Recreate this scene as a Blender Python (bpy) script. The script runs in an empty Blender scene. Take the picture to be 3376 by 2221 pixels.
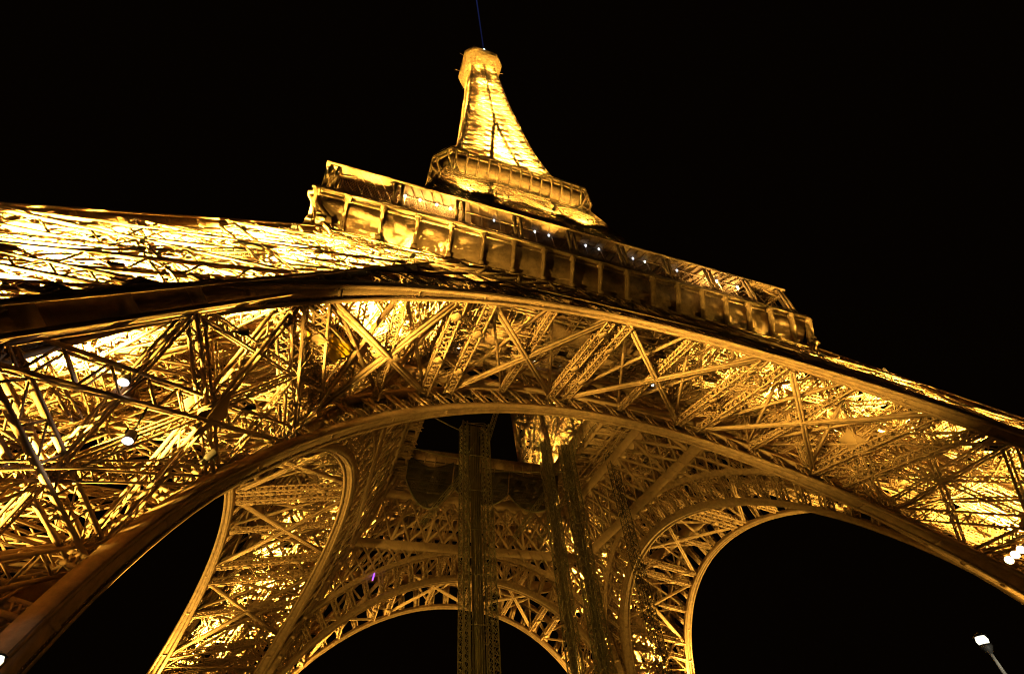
import bpy, math, random
import numpy as np
from mathutils import Vector, Matrix
random.seed(7); rng = np.random.default_rng(7)
S = bpy.context.scene
COL = S.collection
# ------------------------------------------------------------------ camera, sky, exposure
CAM = Vector((-26.374, -64.593, 1.7)); YAW, PITCH, ROLL = .41500, .81000, -.10600
FPX = 1605.884
def cam_basis():
    f = Vector((math.sin(YAW)*math.cos(PITCH), math.cos(YAW)*math.cos(PITCH), math.sin(PITCH)))
    r0 = Vector((math.cos(YAW), -math.sin(YAW), 0)); u0 = r0.cross(f)
    r = math.cos(ROLL)*r0+math.sin(ROLL)*u0; u = -math.sin(ROLL)*r0+math.cos(ROLL)*u0
    return r, u, f
_r, _u, _f = cam_basis()
cd = bpy.data.cameras.new('camera'); cam = bpy.data.objects.new('camera', cd); COL.objects.link(cam)
M = Matrix((_r, _u, -_f)).transposed().to_4x4(); M.translation = CAM; cam.matrix_world = M
cd.sensor_width = 36; cd.lens = 36*FPX/3376; cd.clip_start = .1; cd.clip_end = 4000
S.camera = cam
W = bpy.data.worlds.new('World'); S.world = W; W.use_nodes = True
nt = W.node_tree; bg = nt.nodes['Background']
sky = nt.nodes.new('ShaderNodeTexSky'); sky.sky_type = 'NISHITA'; sky.sun_disc = False
sky.sun_elevation = math.radians(-5); sky.sun_rotation = math.radians(200)
nt.links.new(sky.outputs[0], bg.inputs[0]); bg.inputs[1].default_value = .0012
glow = nt.nodes.new('ShaderNodeBackground'); glow.inputs[0].default_value = (1, .5, .18, 1); glow.inputs[1].default_value = .0013    # the city's glow in the night air
both = nt.nodes.new('ShaderNodeAddShader'); nt.links.new(bg.outputs[0], both.inputs[0]); nt.links.new(glow.outputs[0], both.inputs[1])
nt.links.new(both.outputs[0], nt.nodes['World Output'].inputs[0])
S.view_settings.view_transform = 'Standard'; S.view_settings.look = 'None'
S.view_settings.exposure = 0; S.view_settings.gamma = 1
S.cycles.use_denoising = True; S.cycles.denoising_prefilter = 'NONE'; S.cycles.max_bounces = 4; S.cycles.diffuse_bounces = 3; S.cycles.light_sampling_threshold = 0
S.cycles.glossy_bounces = 2; S.cycles.transparent_max_bounces = 8; S.cycles.sample_clamp_indirect = 3
S.cycles.use_adaptive_sampling = False; S.cycles.filter_width = 1.15; S.cycles.use_light_tree = True; S.cycles.caustics_reflective = False; S.cycles.caustics_refractive = False
SODIUM = (1.0, .58, .09)
POWER = 12.0                                   # one scale for every projector on the tower
# ------------------------------------------------------------------ materials
def mat(name, base, rough=.5, noise=.25, scale=.7, metal=0, spec=.18):
    m = bpy.data.materials.new(name); m.use_nodes = True; t = m.node_tree; b = t.nodes['Principled BSDF']
    b.inputs['Roughness'].default_value = rough; b.inputs['Metallic'].default_value = metal
    b.inputs['Specular IOR Level'].default_value = spec
    if noise:
        g = t.nodes.new('ShaderNodeNewGeometry')
        n = t.nodes.new('ShaderNodeTexNoise'); n.inputs['Scale'].default_value = scale; n.inputs['Detail'].default_value = 8
        n.inputs['Roughness'].default_value = .7
        t.links.new(g.outputs['Position'], n.inputs['Vector'])
        r = t.nodes.new('ShaderNodeValToRGB')
        r.color_ramp.elements[0].position = .3; r.color_ramp.elements[1].position = .7
        r.color_ramp.elements[0].color = [c*(1-noise) for c in base]+[1]
        r.color_ramp.elements[1].color = [min(1, c*(1+noise)) for c in base]+[1]
        t.links.new(n.outputs[0], r.inputs[0]); t.links.new(r.outputs[0], b.inputs['Base Color'])
    else: b.inputs['Base Color'].default_value = list(base)+[1]
    return m
def emit(name, col, s):
    m = bpy.data.materials.new(name); m.use_nodes = True; t = m.node_tree; t.nodes.clear()
    e = t.nodes.new('ShaderNodeEmission'); e.inputs[0].default_value = list(col)+[1]; e.inputs[1].default_value = s
    o = t.nodes.new('ShaderNodeOutputMaterial'); t.links.new(e.outputs[0], o.inputs[0]); return m
IRON = mat('painted_iron', (.40, .27, .16), .85, .25, .6)
PLATE = mat('riveted_plate', (.38, .255, .15), .85, .35, 1.6)
SHEET = mat('weathered_sheet', (.33, .22, .13), .85, .5, .9)
DARKIRON = mat('dark_iron', (.05, .045, .04), .5, .2)
MASTM = mat('mast_galvanised', (.25, .22, .13), .5, .2)
GLASSD = mat('dark_glazing', (.03, .025, .02), .12, 0, spec=.6)
DECKM = mat('deck_underside', (.2, .14, .09), .7, .5, .35)
STONE = mat('pale_stone', (.36, .33, .28), .8, .2, 2)
YEL = mat('yellow_paint', (.95, .6, .03), .4, .1)
RED = mat('red_paint', (.5, .05, .02), .4, .1)
LAMP_S = emit('sodium_lens', (1, .8, .4), 8)
LAMP_W = emit('white_lens', (1, .97, .95), 5)
LAMP_C = emit('cool_lens', (.75, .85, 1), 4)
# ------------------------------------------------------------------ mesh builder
class MB:
    def __init__(s): s.b = []; s.v = []; s.f = []
    def bar(s, p, q, w, h=None, up=(0, 0, 1)): s.b.append((*p, *q, w, h or w, *up)); return s
    def poly(s, vs, fs):
        n = len(s.v); s.v += [tuple(v) for v in vs]; s.f += [tuple(i+n for i in f) for f in fs]; return s
    def prism(s, pts, d):                       # polygon pts swept by vector d
        n = len(pts); a = [Vector(p) for p in pts]; d = Vector(d); b = [p+d for p in a]
        return s.poly(a+b, [tuple(range(n-1, -1, -1)), tuple(range(n, 2*n))]+[(i, (i+1) % n, n+(i+1) % n, n+i) for i in range(n)])
    def box(s, lo, hi):
        x, y, z = lo; X, Y, Z = hi
        return s.prism([(x, y, z), (X, y, z), (X, Y, z), (x, Y, z)], (0, 0, Z-z))
    def strip(s, A, B, t):                      # plate between polylines A,B thickened by vectors t (list or single)
        n = len(A); A = [Vector(a) for a in A]; B = [Vector(b) for b in B]
        T = [Vector(t)]*n if not isinstance(t, list) else [Vector(x) for x in t]
        vs = A+B+[a+x for a, x in zip(A, T)]+[b+x for b, x in zip(B, T)]
        fs = []
        for i in range(n-1):
            fs += [(i, i+1, n+i+1, n+i), (2*n+i, 3*n+i, 3*n+i+1, 2*n+i+1), (i, 2*n+i, 2*n+i+1, i+1), (n+i, n+i+1, 3*n+i+1, 3*n+i)]
        fs += [(0, n, 3*n, 2*n), (n-1, 3*n-1, 4*n-1, 2*n-1)]
        return s.poly(vs, fs)
    def tube(s, pts, r, k=8):
        pts = [Vector(p) for p in pts]; vs = []; fs = []
        R = r if isinstance(r, (list, tuple)) else [r]*len(pts)
        for i, p in enumerate(pts):
            d = (pts[min(i+1, len(pts)-1)]-pts[max(i-1, 0)]).normalized()
            a = d.orthogonal().normalized(); b = d.cross(a)
            vs += [p+R[i]*(math.cos(2*math.pi*j/k)*a+math.sin(2*math.pi*j/k)*b) for j in range(k)]
        for i in range(len(pts)-1):
            fs += [(i*k+j, i*k+(j+1) % k, (i+1)*k+(j+1) % k, (i+1)*k+j) for j in range(k)]
        fs += [tuple(range(k-1, -1, -1)), tuple((len(pts)-1)*k+j for j in range(k))]
        return s.poly(vs, fs)
    def truss(s, p, q, w, h, up=(0, 0, 1), bay=None, c=.14, l=.07, flat=False, x=False):
        """lattice girder: corner angles joined by lacing bars"""
        p = Vector(p); q = Vector(q); d = q-p; L = d.length
        if L < .2: return s
        d /= L; a = Vector(up).cross(d)
        if a.length < 1e-3: a = Vector((1, 0, 0)).cross(d)
        a.normalize(); b = d.cross(a)
        n = max(2, round(L/(bay or max(w, h))))
        cs = [(w/2, h/2), (-w/2, h/2), (-w/2, -h/2), (w/2, -h/2)]
        if flat: cs = [(w/2, 0), (-w/2, 0)]
        off = [a*u+b*v for u, v in cs]
        for o_ in off: s.bar(p+o_, q+o_, c, c, b)
        pairs = [(0, 1)] if flat else [(0, 1), (1, 2), (2, 3), (3, 0)]
        for k_, (i, j) in enumerate(pairs):
            nrm = b if k_ % 2 == 0 else a
            for m in range(n):
                P = p+d*(L*m/n); Q = p+d*(L*(m+1)/n)
                A, B = (i, j) if m % 2 == 0 else (j, i)
                s.bar(P+off[A], Q+off[B], l, l*.45, nrm)
                if x: s.bar(P+off[B]+nrm*.03, Q+off[A]+nrm*.03, l, l*.45, nrm)
        return s
    def build(s, name, m, parent=None):
        V = np.array(s.v, float).reshape(-1, 3); F = [list(f) for f in s.f]
        nb = len(s.b)
        if nb:
            B = np.array(s.b, float); p, q, w, h, up = B[:, :3], B[:, 3:6], B[:, 6:7], B[:, 7:8], B[:, 8:]
            d = q-p; L = np.linalg.norm(d, axis=1, keepdims=True); d = d/np.maximum(L, 1e-6)
            a = np.cross(up, d); na = np.linalg.norm(a, axis=1, keepdims=True)
            bad = na[:, 0] < 1e-3
            if bad.any():
                a[bad] = np.cross(np.array([[1., .3, 0]]), d[bad]); na = np.linalg.norm(a, axis=1, keepdims=True)
            a /= na; b = np.cross(d, a); a = a*w/2; b = b*h/2
            X = np.stack([p-a-b, p+a-b, p+a+b, p-a+b, q-a-b, q+a-b, q+a+b, q-a+b], 1).reshape(-1, 3)
            base = np.array([[0, 3, 2, 1], [4, 5, 6, 7], [0, 1, 5, 4], [1, 2, 6, 5], [2, 3, 7, 6], [3, 0, 4, 7]])
            FB = (base[None]+(np.arange(nb)*8+len(V))[:, None, None]).reshape(-1, 4)
            V = np.concatenate([V, X])
        else: FB = np.zeros((0, 4), int)
        loops = np.concatenate([np.array([i for f in F for i in f], int), FB.ravel()])
        lens = np.concatenate([np.array([len(f) for f in F], int), np.full(len(FB), 4)])
        me = bpy.data.meshes.new(name)
        me.vertices.add(len(V)); me.vertices.foreach_set('co', V.ravel())
        me.loops.add(len(loops)); me.loops.foreach_set('vertex_index', loops.astype(np.int32))
        me.polygons.add(len(lens)); st = np.concatenate([[0], np.cumsum(lens)[:-1]]) if len(lens) else []
        me.polygons.foreach_set('loop_start', np.array(st, np.int32))
        me.update(calc_edges=True); me.validate()
        for mm in (m if isinstance(m, list) else [m]): me.materials.append(mm)
        o = bpy.data.objects.new(name, me); COL.objects.link(o)
        if parent: o.parent = parent
        return o
def empty(name, loc=(0, 0, 0), parent=None):
    o = bpy.data.objects.new(name, None); COL.objects.link(o); o.location = loc
    o.empty_display_size = .5
    if parent: o.parent = parent
    return o
def tag(o, label=None, cat=None, group=None, kind=None):
    for k, v in (('label', label), ('category', cat), ('group', group), ('kind', kind)):
        if v: o[k] = v
    return o
def dup(o, parent, rz):                          # a part turned about the tower's axis, with its sub-parts
    c = o.copy(); COL.objects.link(c); c.parent = parent; c.rotation_euler = (0, 0, rz)
    for ch in o.children:
        d = ch.copy(); COL.objects.link(d); d.parent = c
    return c
V3 = lambda *a: Vector(a)
# ------------------------------------------------------------------ the tower's lines
O57, O2, WID = 29.192, 57.576, 15.62
def o(z): return O57+(O2-O57)*(57-z)/55
def i_(z): return o(z)-WID
UZ = [53, 65, 76, 88, 94, 99, 104, 112, 130, 140, 150, 165, 183, 196, 217, 240, 259, 266]
UU = [31.26, 27.6, 24.3, 21.2, 20.1, 19.1, 18.0, 16.3, 13.2, 12.0, 10.9, 9.8, 8.8, 7.9, 7.0, 6.0, 5.2, 5.0]
def u(z): return float(np.interp(z, UZ, UU))
def v(z): return float(np.interp(z, [53, 65, 76, 89, 100, 112, 174], [15.64, 12.9, 10.8, 8.5, 7.1, 6.0, .0]))
ZC, RO, ZI, RI = -4.507, 40.817, -2.502, 38.55      # centre height and intrados radius of the outer and inner arches
GROUND = MB().box((-600, -600, -1), (600, 600, 0)).build('ground', mat('gravel', (.16, .14, .11), .9, .3, 3))
tag(GROUND, kind='structure')
tower = empty('lattice_tower')
tag(tower, 'huge floodlit iron lattice tower on four arched legs, seen from beneath', 'tower')
SIGNS = [(-1, -1), (1, -1), (-1, 1), (1, 1)]
NLIGHT = [0]
def projector(pos, aim, power, parent, size=130, rad=.32, colr=SODIUM, fixture=True, blend=.6):
    """a sodium projector bolted to the ironwork: housing, glowing lens and the lamp itself"""
    pos = Vector(pos); aim = Vector(aim).normalized(); NLIGHT[0] += 1
    l = bpy.data.lights.new('projector_lamp', 'SPOT'); l.energy = power*POWER; l.color = colr
    l.spot_size = math.radians(size); l.spot_blend = blend; l.shadow_soft_size = rad
    ob = bpy.data.objects.new('projector_lamp', l); COL.objects.link(ob)
    ob.location = pos+aim*.3; ob.rotation_euler = aim.to_track_quat('-Z', 'Y').to_euler(); ob.parent = parent
    if fixture:
        m = MB(); m.tube([pos-aim*.35, pos-aim*.2, pos+aim*.12, pos+aim*.16], [.08, .16, .2, .2], 10)
        s = aim.orthogonal().normalized(); m.bar(pos-s*.32-aim*.05, pos+s*.32-aim*.05, .06); m.bar(pos-aim*.6, pos-aim*.3, .08)
        m.build('floodlight', DARKIRON, parent)
    return ob
# ------------------------------------------------------------------ lower legs
LEV = [0, 12.5, 24.3, 37.0, 46.8, 52.6]
def column(mb, P, Q, w, cover=3.0):
    """riveted box column with splice covers and edge angles"""
    P = Vector(P); Q = Vector(Q); mb.bar(P, Q, w, w)
    d = (Q-P); L = d.length; d /= L
    n = int(L/cover)
    for k in range(1, n): mb.bar(P+d*(k*cover-.35), P+d*(k*cover+.35), w+.06, w+.06)
    a = Vector((0, 0, 1)).cross(d).normalized(); b = d.cross(a)
    for s in (-1, 1):
        for t in (-1, 1): mb.bar(P+a*s*w*.5+b*t*w*.5, Q+a*s*w*.5+b*t*w*.5, .16, .16)
def panel(mb, A, B, C_, D, nrm, wd, hd, c, l, levels2=True, gus=True, x=False):
    """one bay of a leg face: A,B bottom corners, C_,D top corners (C_ above A)"""
    A, B, C_, D = map(Vector, (A, B, C_, D)); nrm = Vector(nrm)
    mb.truss(C_, D, wd, hd, nrm, None, c, l, x=x)
    mb.truss(A, D, wd, hd, nrm, None, c, l, x=x); mb.truss(B, C_, wd, hd, nrm, None, c, l, x=x)
    X = (A+B+C_+D)/4
    if gus:
        g = wd*.85; e1 = (D-A).normalized(); e2 = (C_-B).normalized(); n2 = e1.cross(e2).normalized()
        for s in (-1, 1):
            off = n2*s*(hd/2+.08)
            mb.prism([X+e1*g*1.5+off, X+(e1+e2)*g*.72+off, X+e2*g*1.5+off, X+(e2-e1)*g*.72+off, X-e1*g*1.5+off, X-(e1+e2)*g*.72+off, X-e2*g*1.5+off, X+(e1-e2)*g*.72+off], n2*s*.04)
    if levels2:
        M1 = (A+C_)/2; M2 = (B+D)/2
        mb.truss(M1, M2, wd*.6, hd*.6, nrm, None, c*.8, l*.9)
        for a, b in (((A+B)/2, M1), ((A+B)/2, M2), ((C_+D)/2, M1), ((C_+D)/2, M2)):
            mb.truss(a, b, wd*.42, hd*.4, nrm, None, c*.6, l*.7, flat=False)
        mb.truss((A+B)/2, (C_+D)/2, wd*.4, hd*.4, nrm, None, c*.6, l*.7)
WL = WID-.6
def oo(z): return i_(z)+WL
def leg(sx, sy):
    P = lambda a, b, z: V3(sx*a, sy*b, z)
    core = MB()
    # horizontal diaphragms and the inner well of each leg
    for z in LEV[1:]+[6.5, 18.5, 31, 42]:
        a, b = i_(z), oo(z); m = (a+b)/2
        big = z in LEV
        core.truss(P(a, a, z), P(b, b, z), .8 if big else .5, .6 if big else .4, (0, 0, 1), None, .13, .07)
        core.truss(P(a, b, z), P(b, a, z), .8 if big else .5, .6 if big else .4, (0, 0, 1), None, .13, .07)
        for s in (.33, .67):
            t = a+(b-a)*s
            core.truss(P(t, a, z), P(t, b, z), .6, .6, (0, 0, 1), None, .12, .06)
            core.truss(P(a, t, z), P(b, t, z), .6, .6, (0, 0, 1), None, .12, .06)
    inner = []
    for s, t in ((.33, .33), (.67, .33), (.33, .67), (.67, .67)):
        f = lambda z: P(i_(z)+WL*s, i_(z)+WL*t, z)
        core.truss(f(0), f(52.5), .7, .7, (0, 1, 0), .9, .13, .07); inner.append(f)
    zs = [0, 6.5, 12.5, 18.5, 24.3, 31, 37, 42, 46.8, 52.5]
    for f, g in ((inner[0], inner[1]), (inner[2], inner[3]), (inner[0], inner[2]), (inner[1], inner[3])):
        for z0, z1 in zip(zs, zs[1:]):
            core.truss(f(z0), g(z1), .4, .3, (0, 1, 0), None, .09, .05); core.truss(g(z0), f(z1), .4, .3, (0, 1, 0), None, .09, .05)
    # loose tie rods and cables through the leg
    for k in range(22):
        z0 = rng.uniform(2, 46); z1 = min(52, z0+rng.uniform(4, 11))
        a = P(i_(z0)+WL*rng.choice([0, .33, .67, 1]), i_(z0)+WL*rng.choice([0, .33, .67, 1]), z0)
        b = P(i_(z1)+WL*rng.choice([0, .33, .67, 1]), i_(z1)+WL*rng.choice([0, .33, .67, 1]), z1)
        core.truss(a, b, .34, .28, (0, 0, 1), .6, .09, .05)
    pier = core.build('leg', IRON, tower)
    if (sx, sy) == (-1, -1): tag(pier, 'brilliantly lit near left leg')
    for (ca, cb) in ((0, 0), (0, 1), (1, 0), (1, 1)):
        mb = MB(); f = lambda z: P((oo if ca else i_)(z), (oo if cb else i_)(z), z)
        column(mb, f(1.2), f(53), .95)
        mb.build('corner_column', PLATE, pier)
        s = MB(); q = f(1.2)
        s.prism([q+V3(-2.3, -2.3, -1.2), q+V3(2.3, -2.3, -1.2), q+V3(2.3, 2.3, -1.2), q+V3(-2.3, 2.3, -1.2)], (0, 0, .9))
        s.prism([q+V3(-1.6, -1.6, -.3), q+V3(1.6, -1.6, -.3), q+V3(1.6, 1.6, -.3), q+V3(-1.6, 1.6, -.3)], (0, 0, .6))
        s.build('pedestal', STONE, pier)
    faces = [(lambda s, z: P(i_(z)+WL*s, oo(z), z), (0, sy, 0)), (lambda s, z: P(i_(z)+WL*s, i_(z), z), (0, -sy, 0)),
             (lambda s, z: P(oo(z), i_(z)+WL*s, z), (sx, 0, 0)), (lambda s, z: P(i_(z), i_(z)+WL*s, z), (-sx, 0, 0))]
    for f, n in faces:
        mb = MB()
        for z0, z1 in zip(LEV, LEV[1:]):
            panel(mb, f(.03, z0), f(.97, z0), f(.03, z1), f(.97, z1), n, 1.1, .7, .17, .095)
        mb.build('braced_face', IRON, pier)
    # inclined lift track: two plate rails on sleepers, and a stair beside it
    mb = MB(); f = lambda s, t, z: P(i_(z)+WL*s, i_(z)+WL*t, z)
    for s, t in ((.44, .56), (.56, .44)):
        mb.bar(f(s, t, 1), f(s, t, 53), .35, 1.0); mb.truss(f(s, t-.0, 1)+V3(0, 0, -1.4), f(s, t, 53)+V3(0, 0, -1.4), .8, .8, (0, 0, 1), None, .14, .08)
    for z in np.arange(2, 52, 1.1): mb.bar(f(.42, .58, z), f(.58, .42, z), .16, .22)
    mb.build('lift_track', PLATE, pier)
    st = MB(); k = 0; z = 1.5
    while z < 50:
        s0, s1 = (.72, .94) if k % 2 == 0 else (.94, .72)
        a = f(s0, .2, z); b = f(s1, .2, z+2.3)
        for d in (-.5, .5): st.bar(a+V3(0, d, 0), b+V3(0, d, 0), .08, .3); st.bar(a+V3(0, d, 1), b+V3(0, d, 1), .06, .06)
        for t in np.linspace(0, 1, 11): st.bar(a.lerp(b, t)+V3(0, -.5, 0), a.lerp(b, t)+V3(0, .5, 0), .25, .04)
        st.box((b.x-.9, b.y-.9, b.z-.05), (b.x+.9, b.y+.9, b.z+.03)); k += 1; z += 2.3
    st.build('staircase', SHEET, pier)
    return pier
legs = {s: leg(*s) for s in SIGNS}
# ------------------------------------------------------------------ arches (built for the front side, turned for the others)
def arch(inner):
    zc, R, H = (ZI, RI, 4.0) if inner else (ZC, RO, 3.9)
    yo = (lambda z: -i_(z)) if inner else (lambda z: -o(z))
    dep = (lambda z: 1.1+.035*max(0, 36-z)) if inner else (lambda z: .75+.055*max(0, 36-z))
    y0 = (lambda z: yo(z)-dep(z)) if inner else yo                   # front edge of the soffit
    z_end = 3
    th = math.acos((z_end-zc)/R); n = 72
    T = [-th+2*th*k/n for k in range(n+1)]
    def pt(r, t, yy=None):
        z = zc+r*math.cos(t); k = 1-.05*min(1, max(0, (17-z)/12)); return V3(r*math.sin(t)*k, (y0 if yy is None else yy)(z), z)
    back = lambda z: y0(z)+dep(z)
    top = MB()
    # soffit plate with edge flanges and splice strips
    top.strip([pt(R, t) for t in T], [pt(R, t, back) for t in T], [V3(math.sin(t), 0, math.cos(t))*.12 for t in T])
    for yy in (y0, back):
        e = -1 if yy is y0 else 1
        top.strip([pt(R-.06, t, yy)+V3(0, .02*e, 0) for t in T], [pt(R+(.7 if inner else .5), t, yy)+V3(0, .02*e, 0) for t in T], V3(0, .06*e, 0))
        top.strip([pt(R-.1, t, yy)+V3(0, .02*e, 0) for t in T], [pt(R-.1, t, yy)+V3(0, -.28*e, 0) for t in T], V3(0, 0, -.05))
    for t in T[::4]:
        d = V3(math.cos(t), 0, -math.sin(t))*.12
        top.strip([pt(R-.03, t)-d, pt(R-.03, t)+d], [pt(R-.03, t, back)-d, pt(R-.03, t, back)+d], V3(math.sin(t), 0, math.cos(t))*.03)
    for k in range(0, n*9):
        t = -th+2*th*k/(n*9); z = zc+R*math.cos(t); dp = dep(z)
        for f_ in (.32/dp, 1-.32/dp):
            c = pt(R-.01, t).lerp(pt(R-.01, t, back), f_); top.bar(c, c+V3(-math.sin(t), 0, -math.cos(t))*.035, .075, .075, (0, 1, 0))
    a = top.build('arch', PLATE, tower)
    # extrados ring
    m = MB(); Rx = R+H
    tx = [t for t in T if abs(Rx*math.sin(t)) < i_(zc+Rx*math.cos(t))+.6]
    m.strip([pt(Rx, t) for t in tx], [pt(Rx, t, back) for t in tx], [V3(math.sin(t), 0, math.cos(t))*.1 for t in tx])
    for yy, e in ((y0, -1), (back, 1)):
        m.strip([pt(Rx-.34, t, yy)+V3(0, .02*e, 0) for t in tx], [pt(Rx+.4, t, yy)+V3(0, .02*e, 0) for t in tx], V3(0, .06*e, 0))
    m.build('extrados_ring', PLATE, a)
    # radial uprights (flat laced posts) and ornamental fretwork between the two rings
    N = 46 if inner else 40
    rad = [-th+2*th*(k+.5)/N for k in range(N)]
    hw = (.26 if inner else .42)/R
    for j, t in enumerate(rad):
        ro = Rx; m = MB()
        if abs(Rx*math.sin(t)) > i_(zc+Rx*math.cos(t))+.9: ro = R+1.6
        for yy, e in ((y0, 1), (back, -1)):
            for d in (-hw, hw): m.bar(pt(R+.1, t+d, yy)+V3(0, .06*e, 0), pt(ro-.05, t+d, yy)+V3(0, .06*e, 0), .2, .12, (0, 1, 0))
            for k in range(4):
                ra, rb = R+.2+(ro-R-.4)*k/4, R+.2+(ro-R-.4)*(k+1)/4
                m.bar(pt(ra, t-hw, yy)+V3(0, .06*e, 0), pt(rb, t+hw, yy)+V3(0, .06*e, 0), .1, .06, (0, 1, 0)); m.bar(pt(ra, t+hw, yy)+V3(0, .1*e, 0), pt(rb, t-hw, yy)+V3(0, .1*e, 0), .1, .06, (0, 1, 0))
        if not inner: m.bar(pt(R+.1, t, back)+V3(0, -.14, 0), pt(ro-.05, t, back)+V3(0, -.14, 0), .62, .06, (0, 1, 0))
        nb = 4
        for d in (-hw, hw):
            A, B, C_, D = pt(R+.3, t+d), pt(R+.3, t+d, back), pt(ro-.3, t+d), pt(ro-.3, t+d, back)
            for k in range(nb):
                p_, q_ = A.lerp(C_, k/nb), B.lerp(D, (k+1)/nb)
                m.bar(p_, q_, .09, .06); m.bar(B.lerp(D, k/nb), A.lerp(C_, (k+1)/nb), .09, .06)
        if j < N-1 and ro == Rx:                                    # arched heads between the posts
            t2 = rad[j+1]; tm = (t+t2)/2; wd = (t2-t)*R/2-hw*R
            yy = back if inner else y0
            c = lambda q: pt(Rx-.25-wd*.8+wd*.8*math.sin(q), tm+wd*math.cos(q)/R, yy)
            arc = [c(q) for q in np.linspace(0, math.pi, 9)]
            for p_, q_ in zip(arc, arc[1:]): m.bar(p_, q_, .14, .1, (0, 1, 0))
        m.build('arch_post', PLATE, a)
    # spandrel diamond lattice, clipped to the region between ring, girder and legs
    zg = 40.9 if inner else 40.6
    half = {-1: MB(), 1: MB()}
    def ok(x, z): return z < zg and math.hypot(x, z-zc) > Rx+.1 and abs(x) < i_(z)-.3 and z > 4
    for s in (-1, 1):
        for c in np.arange(-90, 90, 2.6 if inner else 4.2):
            run = None
            for x in np.arange(-42, 42.01, .2):
                z = s*x*1.15+c
                if ok(x, z):
                    run = (run[0], (x, z)) if run else ((x, z), (x, z))
                elif run:
                    (xa, za), (xb, zb) = run; run = None
                    if abs(xb-xa) > .3:
                        for yy, e in (((back, .06*(s > 0)),) if inner else ((y0, -.06*(s > 0)),)):
                            half[-1 if xa+xb < 0 else 1].bar(V3(xa, yy(za)+e, za), V3(xb, yy(zb)+e, zb), .38, .07, (0, 1, 0))
    for m in half.values(): m.build('spandrel_lattice', PLATE, a)
    # horizontal girder over the arch: solid band, big crossed plates, top chord
    g = MB(); z1, z2 = (41.0, 47.2) if inner else (41.2, 47.4)
    def band(za, zb, yf=.0, t=.12):
        xa, xb = i_(za), i_(zb)
        for yy, e in ((y0, -1), (back, 1)):
            g.strip([V3(-xa, yy(za)+e*yf, za), V3(xa, yy(za)+e*yf, za)], [V3(-xb, yy(zb)+e*yf, zb), V3(xb, yy(zb)+e*yf, zb)], V3(0, e*t, 0))
        g.strip([V3(-xa, y0(za), za), V3(xa, y0(za), za)], [V3(-xa, back(za), za), V3(xa, back(za), za)], V3(0, 0, .1))
    band(39.7, z1); band(z2, 48.4)
    nx = 14 if inner else 20
    for k in range(nx):
        for yy, e in (((back, .1),) if inner else ((y0, -.1),)):
            xa = lambda kk, z: -i_(z)+2*i_(z)*kk/nx
            for a0, a1 in ((k, k+2), (k+2, k)):
                if max(a0, a1) <= nx: g.bar(V3(xa(a0, z1), yy(z1)+(e if a0 < a1 else 0), z1), V3(xa(a1, z2), yy(z2)+(e if a0 < a1 else 0), z2), .42, .08, (0, 1, 0))
            if k % 2 == 0: g.bar(V3(xa(k, z1), yy(z1)+e*2, z1), V3(xa(k, z2), yy(z2)+e*2, z2), .5, .08, (0, 1, 0))
        p_, q_ = V3(xa(k, z1), y0(z1), z1), V3(xa(k, z2), back(z2), z2)
        g.truss(p_, q_, .5, .4, (1, 0, 0), None, .09, .05)
    if not inner:                                                   # second tier up to the gallery
        za, zb = 48.5, 52.2
        for k in range(26):
            xa = lambda kk, z: -(i_(z)+.0)+2*i_(z)*kk/26
            g.bar(V3(xa(k, za), yo(za), za), V3(xa(k+1, zb), yo(zb), zb), .3, .08, (0, 1, 0)); g.bar(V3(xa(k+1, za), yo(za)-.1, za), V3(xa(k, zb), yo(zb)-.1, zb), .3, .08, (0, 1, 0))
    g.build('arch_girder', IRON, a)
    return a
A_out = arch(False); A_in = arch(True)
for A in (A_out, A_in):
    for q in (1, 2, 3): dup(A, tower, q*math.pi/2)
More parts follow.
